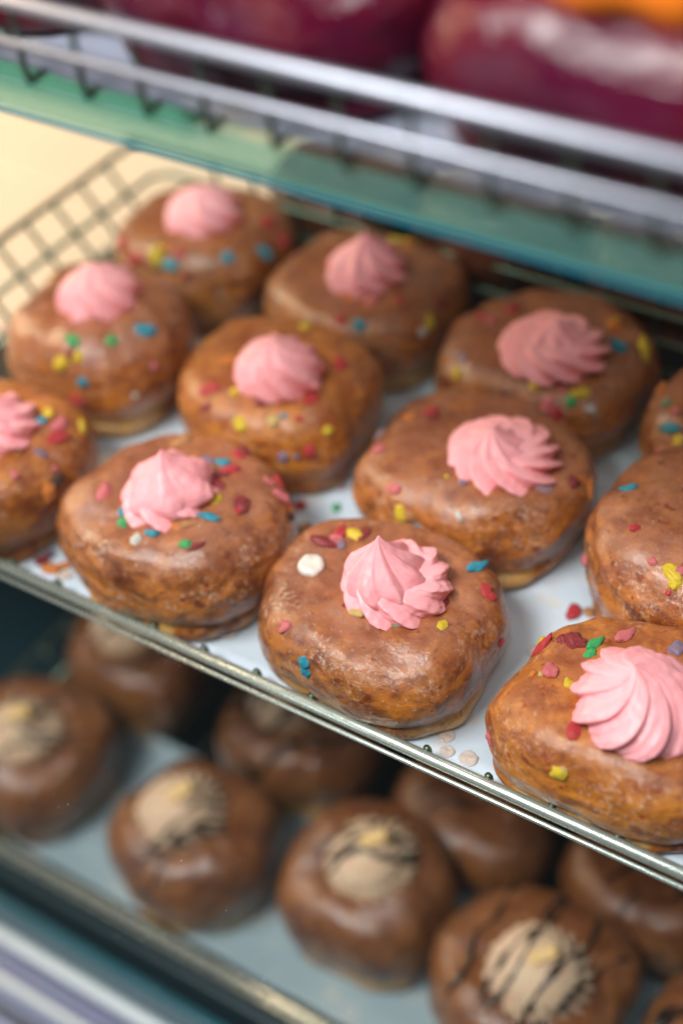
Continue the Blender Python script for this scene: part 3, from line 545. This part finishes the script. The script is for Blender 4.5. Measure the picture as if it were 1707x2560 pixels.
shelf = box('glass_shelf', (-0.62, -0.0270, 0.2396), (0.5, 0.262, 0.2512), M['shelf_glass'], bevel=0.0006, segs=2)
box('ground_edge', (-0.62, -0.0290, 0.2392), (0.5, -0.0272, 0.2516), M['glass_edge'], shelf, 0.0004)
box('lower_arris', (-0.62, -0.0298, 0.2388), (0.5, -0.0292, 0.2404), M['arris'], shelf, 0.0002)
tag(shelf, 'green-edged glass shelf carrying the basket of maroon doughnuts', 'glass shelf')

# ------------------------------------------------------------------ wire baskets
def basket(z0, label, x0=-0.27, x1=0.36, rodm='rod', front_low=True):
    t = thing('wire_basket', (0, 0, z0), label, 'wire basket', 'wire baskets stacked in the case')
    flare = 0.04; top = 0.05; yb = 0.235; xs0 = x0 - flare; xs1 = x1 + flare
    if front_low:
        # thick front rod, thinner rod just under it
        tube('front_rod', [(xs0 + .03, -0.0335, .0085), (xs1 - .03, -0.0335, .0085)], 0.0024, M[rodm], t, 20)
        tube('under_rod', [(xs0 + .03, -0.0367, .0046), (xs1 - .03, -0.0364, .0050)], 0.0010, M[rodm], t, 12)
    rim = catmull([(xs0 + .03, -0.0335, .0085), (xs0 + .008, -0.032, .018), (xs0, -0.015, .044), (xs0, 0.01, top), (xs0, yb - .05, top), (xs0, yb - .012, top), (xs0 + .003, yb - .003, top), (xs0 + .012, yb, top), (xs0 + .05, yb, top),
                   (xs1 - .05, yb, top), (xs1 - .012, yb, top), (xs1 - .003, yb - .003, top), (xs1, yb - .012, top), (xs1, 0.01, top), (xs1, -0.015, .044), (xs1 - .008, -0.032, .018), (xs1 - .03, -0.0335, .0085)], 8)
    tube('rim_wire', rim, 0.0019, M['wire'], t, 10)
    for h in (0.001, 0.018, 0.034):
        f = h / top * flare; fb = h / top * 0.0
        tube('ring_wire', [(x0 - f, -0.028, h), (x0 - f, yb - .008, h), (x0 - f + .008, yb, h), (x1 + f - .008, yb, h), (x1 + f, yb - .008, h), (x1 + f, -0.028, h)], 0.0016, M['wire'], t, 8)
    n = 25; xx = x0 + 0.0125
    base = None
    while xx < x1:
        pth = catmull([(xx, -0.0315, .0112), (xx, -0.0302, .0085), (xx, -0.0285, .0010), (xx, -0.022, -.0022), (xx, 0.0, -.0026), (xx, 0.12, -.0026), (xx, yb - 0.012, -.0026), (xx, yb - .004, .0), (xx, yb, .010), (xx, yb + .001, top)], 6)
        if base is None: base = tube('cross_wire', [p - Vector((xx, 0, 0)) for p in pth], 0.0014, M['wire'], t, 8); base.location.x = xx
        else:
            o = base.copy(); C.objects.link(o); o.location.x = xx
        xx += 0.0262
    b2 = None
    for sgn, xa in ((1, x0), (-1, x1)):
        yy = 0.006
        while yy < yb - .01:
            pth = catmull([(0, 0, top), (sgn * .019, 0, .026), (sgn * flare, 0, .001), (sgn * (flare + .004), 0, -.001), (sgn * (flare + .03), 0, -.0015)], 5)
            o = tube('side_wire', pth, 0.0014, M['wire'], t, 8); o.location = (xa - sgn * flare, yy, 0)
            yy += 0.0222
    return t

basket(0.0, 'middle steel wire basket holding the pink frosted doughnuts')
basket(-0.2665, 'lower steel wire basket holding the mocha cream doughnuts')
def liner(z, label, mat, y0=-0.026, y1=0.228, x0=-0.262, x1=0.352, seed=1):
    V = []; F = []; nx, ny = 90, 40
    for j in range(ny + 1):
        for i in range(nx + 1):
            x = x0 + (x1 - x0) * i / nx; y = y0 + (y1 - y0) * j / ny
            y += 0.0012 * noise.noise(Vector((x * 30, seed, j * 0.1))) * (1 if j < 3 else 0)
            V.append((x, y, z + 0.0007 * noise.noise(Vector((x * 25, y * 25, seed))) + 0.0009 * max(0, 0.12 - abs(noise.noise(Vector((x * 9, y * 9, seed + 7))))) * 8))
    n = len(V)
    for j in range(ny):
        for i in range(nx): a = j * (nx + 1) + i; F.append((a, a + 1, a + nx + 2, a + nx + 1))
    o = link_mesh('paper_liner', V, F, M[mat])
    md = o.modifiers.new('thickness', 'SOLIDIFY'); md.thickness = 0.0003; md.offset = -1
    return tag(o, label, 'paper liner', 'white paper liners in the baskets')
lin = liner(0.0005, 'white paper lining the middle basket, spotted with glaze drips', 'paper')
liner(-0.262, 'bluish white paper lining the lower basket under the mocha doughnuts', 'paper_low_shade', y1=0.078, seed=2)  # liner stops short so bare dark case stands in for shade behind
# glaze drips dried on the liner
for x, y, r in ((-0.078, -0.012, .0062), (-0.098, -0.017, .0050), (0.043, -0.0215, .0042), (0.0345, -0.0225, .0032), (0.047, 0.045, .007), (0.062, 0.048, .0055), (0.058, 0.056, .006), (0.089, 0.048, .008), (-0.062, 0.060, .006),
                (-0.050, 0.052, .004), (0.030, -0.016, .004), (-0.058, 0.049, .005), (-0.16, -0.020, .004), (0.040, 0.040, .0035)):
    dd = pastry_mesh('glaze_drip', r, 0.0007, int(r * 9e4), M['drip'], lin, nth=28, nv=16, lump=0.16, sq=2.05, crease=0); dd.location = (x, y, 0.0011)

# upper basket on the glass shelf
ub = thing('chrome_wire_basket', (0, 0, 0.2520), 'bright chrome wire basket on the glass shelf, in front of maroon glazed doughnuts', 'wire basket')
tube('top_rod', [(-0.36, -0.034, .0285), (0.36, -0.034, .0285)], 0.0026, M['white_rod'], ub, 16)
tube('middle_rod', [(-0.36, -0.0335, .0150), (0.36, -0.0335, .0150)], 0.0016, M['white_rod'], ub, 12)
base = None; xx = -0.3093
while xx < 0.36:
    pth = catmull([(0, -0.0318, .0285), (0, -0.0315, .016), (0, -0.0312, .006), (0, -0.0300, .0022), (0, -0.0265, .0012), (0, -0.02, .0012), (0, 0.1, .0012), (0, 0.232, .0012), (0, 0.238, .004), (0, 0.239, .028)], 7)
    if base is None: base = tube('basket_wire', pth, 0.0011, M['wire'], ub, 8); base.location.x = xx
    else:
        o = base.copy(); C.objects.link(o); o.location.x = xx
    xx += 0.0229
tube('back_rod', [(-0.36, 0.241, .0285), (0.36, 0.241, .0285)], 0.0022, M['white_rod'], ub, 12)
for s in (-1, 1):
    tube('side_rod', [(s * 0.36, -0.034, .0285), (s * 0.36, 0.241, .0285)], 0.0022, M['white_rod'], ub, 12)
    tube('side_rod', [(s * 0.36, -0.0335, .0150), (s * 0.36, 0.241, .0150)], 0.0014, M['white_rod'], ub, 12)
liner(0.2555, 'paper lining the chrome basket under the maroon doughnuts', 'paper_lilac_shade', x0=-0.13, x1=0.35, y0=-0.027, seed=3)

# ------------------------------------------------------------------ middle basket doughnuts
G = 'pink frosted doughnuts in the middle basket'
hi = dict(nth=260, nv=120); me_ = dict(nth=190, nv=90)
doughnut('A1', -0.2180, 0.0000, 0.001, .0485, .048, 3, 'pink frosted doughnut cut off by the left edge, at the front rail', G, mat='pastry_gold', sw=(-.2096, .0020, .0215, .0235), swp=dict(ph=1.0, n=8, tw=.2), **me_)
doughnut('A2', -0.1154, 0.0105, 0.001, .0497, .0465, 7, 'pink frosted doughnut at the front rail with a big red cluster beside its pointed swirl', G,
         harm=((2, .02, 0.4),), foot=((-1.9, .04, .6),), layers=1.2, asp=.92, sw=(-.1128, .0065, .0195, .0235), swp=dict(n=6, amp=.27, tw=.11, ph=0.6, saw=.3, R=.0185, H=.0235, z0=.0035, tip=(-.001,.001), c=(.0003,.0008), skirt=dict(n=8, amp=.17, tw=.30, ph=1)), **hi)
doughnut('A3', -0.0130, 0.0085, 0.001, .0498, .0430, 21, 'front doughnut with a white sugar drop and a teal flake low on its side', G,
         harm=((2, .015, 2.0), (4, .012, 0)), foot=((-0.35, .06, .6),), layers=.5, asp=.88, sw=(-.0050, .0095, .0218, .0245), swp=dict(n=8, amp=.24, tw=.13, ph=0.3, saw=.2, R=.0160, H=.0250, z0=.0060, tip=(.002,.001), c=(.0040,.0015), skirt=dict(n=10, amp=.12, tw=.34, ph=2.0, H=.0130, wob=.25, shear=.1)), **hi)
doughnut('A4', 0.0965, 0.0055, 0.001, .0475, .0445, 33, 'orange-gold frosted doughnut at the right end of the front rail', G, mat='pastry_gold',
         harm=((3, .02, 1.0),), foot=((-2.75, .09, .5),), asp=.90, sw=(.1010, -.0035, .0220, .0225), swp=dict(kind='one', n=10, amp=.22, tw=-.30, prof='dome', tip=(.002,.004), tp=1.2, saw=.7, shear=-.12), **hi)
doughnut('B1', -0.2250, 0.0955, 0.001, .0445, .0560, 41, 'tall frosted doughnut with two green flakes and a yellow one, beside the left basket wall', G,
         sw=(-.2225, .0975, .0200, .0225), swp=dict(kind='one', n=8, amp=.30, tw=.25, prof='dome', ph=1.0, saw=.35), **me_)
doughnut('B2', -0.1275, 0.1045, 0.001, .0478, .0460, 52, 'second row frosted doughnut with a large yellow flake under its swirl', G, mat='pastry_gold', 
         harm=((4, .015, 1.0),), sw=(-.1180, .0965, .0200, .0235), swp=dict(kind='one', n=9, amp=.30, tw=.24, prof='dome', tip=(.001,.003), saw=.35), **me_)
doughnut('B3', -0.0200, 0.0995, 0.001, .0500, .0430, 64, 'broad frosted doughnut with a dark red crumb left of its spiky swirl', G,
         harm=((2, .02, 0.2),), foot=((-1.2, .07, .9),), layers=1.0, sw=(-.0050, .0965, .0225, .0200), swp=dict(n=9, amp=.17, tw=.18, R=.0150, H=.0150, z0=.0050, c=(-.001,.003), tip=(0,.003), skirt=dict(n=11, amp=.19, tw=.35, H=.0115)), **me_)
doughnut('B4', 0.0880, 0.0950, 0.001, .0485, .0560, 75, 'domed doughnut with a bright highlight streak, at the right edge of the frame', G,
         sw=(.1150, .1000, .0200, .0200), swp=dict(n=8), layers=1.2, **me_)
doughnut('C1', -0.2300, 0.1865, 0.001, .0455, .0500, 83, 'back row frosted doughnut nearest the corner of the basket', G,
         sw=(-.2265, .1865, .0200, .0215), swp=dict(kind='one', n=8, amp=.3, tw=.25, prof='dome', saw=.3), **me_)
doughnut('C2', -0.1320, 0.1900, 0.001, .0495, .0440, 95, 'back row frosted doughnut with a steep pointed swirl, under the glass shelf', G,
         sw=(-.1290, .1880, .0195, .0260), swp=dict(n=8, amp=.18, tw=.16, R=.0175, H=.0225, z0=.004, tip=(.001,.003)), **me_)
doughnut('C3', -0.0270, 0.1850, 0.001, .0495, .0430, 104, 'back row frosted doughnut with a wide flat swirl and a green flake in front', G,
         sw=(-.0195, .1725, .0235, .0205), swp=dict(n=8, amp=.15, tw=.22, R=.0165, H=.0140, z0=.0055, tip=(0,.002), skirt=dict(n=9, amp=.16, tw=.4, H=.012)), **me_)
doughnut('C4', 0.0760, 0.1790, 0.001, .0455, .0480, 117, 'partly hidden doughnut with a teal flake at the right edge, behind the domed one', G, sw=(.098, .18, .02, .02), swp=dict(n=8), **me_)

# dark doughnuts on a tray on the counter behind
tray = box('baking_tray', (-0.240, 0.246, -0.0195), (0.35, 0.34, 0.0100), M['black'], bevel=0.001); tag(tray, 'black baking tray on the counter behind the middle basket', 'baking tray')
GB = 'dark chocolate doughnuts on the tray behind'
for i, (x, y, sd, lb, nm) in enumerate(((-0.194, 0.286, 201, 'dark glazed doughnut on the rear tray, seen above the corner doughnut', 'D1'), (-0.098, 0.284, 202, 'dark doughnut on the rear tray, between the two pointed pink swirls', 'D2'),
                                    (-0.002, 0.286, 203, 'dark doughnut on the rear tray, behind the wide flat pink swirl', 'D3'), (0.096, 0.286, 204, 'dark doughnut on the rear tray, nearest the right edge of the frame', 'D4'))):
    sw_ = (x + .010, y - .010, .013, .030) if nm == 'D3' else None
    doughnut(nm, x, y - .008, 0.0105, .0450, .036 if nm == 'D1' else .046, sd, lb, GB, mat='pastry_back', name='chocolate_doughnut', sw=sw_, swp=dict(mat='mocha', kind='one', prof='peak', n=8), nth=110, nv=56)

# ------------------------------------------------------------------ lower basket doughnuts
GL = 'mocha cream doughnuts in the lower basket'
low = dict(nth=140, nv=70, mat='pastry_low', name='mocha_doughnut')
zl = -0.2615
def biscuit(key, dx, dy, dz, ang):
    t = DN[key][0]; o = box('biscuit_piece', (-.0070, -.0034, -.0034), (.0070, .0034, .0034), M['biscuit'], t, 0.0009, 2)
    sw = DN[key][3]; o.location = sw.matrix_basis.translation + Vector((dx, dy, dz)); o.rotation_euler = (0.3, -0.35, ang)
msw = dict(mat='mocha', kind='mocha')
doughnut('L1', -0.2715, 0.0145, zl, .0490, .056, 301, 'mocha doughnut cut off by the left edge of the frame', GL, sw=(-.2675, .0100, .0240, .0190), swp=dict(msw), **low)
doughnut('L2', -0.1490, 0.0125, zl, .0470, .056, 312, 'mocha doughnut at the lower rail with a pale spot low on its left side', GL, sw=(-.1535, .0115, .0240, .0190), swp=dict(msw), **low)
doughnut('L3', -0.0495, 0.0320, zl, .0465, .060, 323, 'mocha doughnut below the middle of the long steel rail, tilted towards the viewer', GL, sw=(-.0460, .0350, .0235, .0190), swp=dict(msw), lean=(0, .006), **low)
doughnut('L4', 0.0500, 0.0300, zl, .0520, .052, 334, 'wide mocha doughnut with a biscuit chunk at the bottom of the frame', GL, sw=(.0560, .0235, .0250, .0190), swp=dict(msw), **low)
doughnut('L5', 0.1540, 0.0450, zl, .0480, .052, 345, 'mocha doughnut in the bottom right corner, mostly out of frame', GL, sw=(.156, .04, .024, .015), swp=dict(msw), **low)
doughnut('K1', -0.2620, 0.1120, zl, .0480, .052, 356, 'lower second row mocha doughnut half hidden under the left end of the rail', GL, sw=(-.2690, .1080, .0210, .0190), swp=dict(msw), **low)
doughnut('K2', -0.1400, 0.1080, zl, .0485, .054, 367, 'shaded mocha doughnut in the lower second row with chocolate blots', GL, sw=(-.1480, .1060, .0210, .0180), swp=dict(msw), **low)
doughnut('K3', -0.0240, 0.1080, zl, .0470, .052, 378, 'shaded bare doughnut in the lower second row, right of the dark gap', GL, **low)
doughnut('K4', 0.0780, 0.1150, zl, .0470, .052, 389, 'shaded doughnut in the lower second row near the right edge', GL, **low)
for k, ang in (('L1', 0.5), ('L2', 1.0), ('L3', 0.7), ('L4', 0.75)):
    biscuit(k, 0.002, 0.000, 0.0205, ang)
def zig(cx, cy, ang, n, gap, L, seed):
    r = random.Random(seed); out = []
    for i in range(n):
        an = ang + r.uniform(-.3, .3); ca, sa = math.cos(an), math.sin(an)
        o = (i - (n - 1) / 2) * gap + r.uniform(-.004, .004); pts = []
        for k in range(6):
            s = -L / 2 + L * k / 5; w = o + r.uniform(-.005, .005)
            pts.append((cx + s * ca - w * sa, cy + s * sa + w * ca))
        out.append(pts)
    return out
drizzle('L1', zig(.008, -.005, .9, 3, .016, .070, 1)); drizzle('L2', zig(0.006, -.020, .75, 3, .009, .056, 2), .0011); drizzle('L3', zig(0, .004, .8, 3, .009, .052, 3), .0012)
drizzle('L4', zig(0.0, 0.002, 1.25, 5, .012, .080, 4), .0014); drizzle('L5', zig(-.01, 0, 1.0, 4, .013, .07, 5), .0014)
drizzle('K1', zig(0.01, -.01, .6, 3, .014, .06, 6), .0018); drizzle('K2', zig(0, -.01, .9, 4, .012, .07, 7), .002); drizzle('K3', zig(0, 0, .9, 2, .02, .07, 8)); drizzle('K4', zig(0, 0, .9, 3, .02, .07, 9))

# ------------------------------------------------------------------ upper basket doughnuts
GU = 'maroon glazed doughnuts in the chrome basket'
for i, (x, y, sd, lb) in enumerate(((-0.150, 0.030, 401, 'maroon glazed doughnut at the top left corner, in deep shade'), (-0.036, 0.024, 402, 'large glossy maroon doughnut at the top of the frame, left of the purple seam'),
                                (0.079, 0.024, 403, 'glossy maroon doughnut topped with an orange icing ring'), (0.194, 0.024, 404, 'maroon glazed doughnut beyond the right edge, beside the orange topped one'),
    (0.020, 0.118, 405, 'maroon glazed doughnut in the second row, glimpsed through the gap at the top'))):
    tt = doughnut('U%d' % i, x, y, 0.2565, .0575, .050, sd, lb, GU, mat='maroon', name='maroon_doughnut', nth=120, nv=60, sq=3.4, asp=.9)
    if i == 2:
        pth = catmull([(0.037 * math.cos(a), 0.035 * math.sin(a), 0.053 + .002 * math.sin(3 * a)) for a in [k * PI / 8 for k in range(17)]], 4)
        V, F = tube_geo(pth, [0.0105 * (1 + 0.13 * math.sin(k * 1.1)) for k in range(len(pth))], 16)
        link_mesh('orange_icing_ring', V, F, M['orange_icing'], tt)

# fine crumbs scattered on the paper: too many and too small to count
rnd = random.Random(77); V = []; F = []
for i in range(260):
    x = rnd.uniform(-0.25, 0.15); y = rnd.uniform(-0.024, 0.20); q = 0.00022 + 0.00045 * rnd.random() ** 2
    b = len(V)
    for dx, dy, dz in ((1, 0, .2), (0, 1, .1), (-1, .1, .2), (0, -1, .1), (.1, 0, 1.2)):
        V.append((x + q * (dx + rnd.uniform(-.4, .4)), y + q * (dy + rnd.uniform(-.4, .4)), 0.0013 + q * dz))
    F += [(b, b + 1, b + 4), (b + 1, b + 2, b + 4), (b + 2, b + 3, b + 4), (b + 3, b, b + 4)]
tc = link_mesh('fine_crumbs', V, F, M['biscuit']); tag(tc, 'fine brown pastry crumbs scattered over the white paper', kind='stuff')

# ------------------------------------------------------------------ loose crumbs on the paper
#@@LOOSE
LOOSE = [
    (-0.0953, 0.0777, 0.0012, 'red', 0.0027, 0.35, 3, 'red crumb on the paper, beside the second row doughnut with yellow flakes'),
    (-0.094, 0.0804, 0.0012, 'orange', 0.0027, 5.36, 4, 'orange crumb touching a red one on the paper behind the pointed swirl'),
    (-0.0925, 0.0829, 0.0012, 'yellow', 0.00198, 3.65, 1, 'yellow green crumb on the paper next to an orange one'),
    (-0.0933, 0.067, 0.0012, 'red', 0.00288, 1.26, 3, 'red triangular crumb on the paper, left of the small green crumb'),
    (-0.0779, 0.074, 0.0012, 'green', 0.00207, 5.23, 1, 'small green crumb alone on the paper'),
    (-0.0838, 0.0873, 0.0012, 'palelilac', 0.00234, 1.78, 0, 'pale lilac crumb on the paper in the shade of the broad doughnut'),
    (-0.0827, 0.0553, 0.0012, 'tan', 0.00324, 0.81, 3, 'tan orange crumb on the paper behind the front doughnut'),
    (-0.0734, 0.061, 0.0012, 'orange', 0.00306, 1.87, 0, 'bright orange round crumb on the paper behind the front doughnut'),
    (-0.0813, 0.049, 0.0012, 'yellow', 0.00198, 0.23, 1, 'yellow green crumb wedged behind the front doughnut'),
    (0.0096, 0.065, 0.0012, 'yellow', 0.00342, 2.55, 3, 'yellow crumb on the paper at the right shoulder of the front doughnut'),
    (0.0441, 0.0669, 0.0012, 'red', 0.00297, 4.9, 4, 'dark red crumb on bare paper between the domed and the orange-gold doughnut'),
    (0.0498, 0.0698, 0.0012, 'tan', 0.00234, 2.85, 0, 'tan crumb on the paper under the domed doughnut'),
    (0.0553, 0.0691, 0.0012, 'pink', 0.00216, 6.06, 1, 'pink crumb at the foot of the domed doughnut'),
    (-0.1676, -0.0202, 0.0012, 'orange', 0.00306, 0.26, 4, 'orange crumb beside the front steel rod at the left'),
    (-0.1748, -0.0179, 0.0012, 'darkred', 0.0027, 1.09, 1, 'dark red crumb at the foot of the leftmost doughnut'),
    (-0.1636, -0.0155, 0.0012, 'orange', 0.00216, 0.9, 1, 'small orange crumb left of the pointed swirl doughnut, near the rod'),
    (-0.1742, -0.0135, 0.0012, 'lilac', 0.00234, 3.61, 0, 'dull lilac crumb at the foot of the leftmost doughnut'),
]
#@@ENDLOOSE
for (x, y, z, col, size, spin, shp, lab) in LOOSE:
    o = flake('cereal_crumb', col, (x, y, z), (0, 0, 1), size, spin, shp, None, sink=0.0)
    tag(o, lab, 'cereal crumb', 'loose cereal crumbs on the paper')
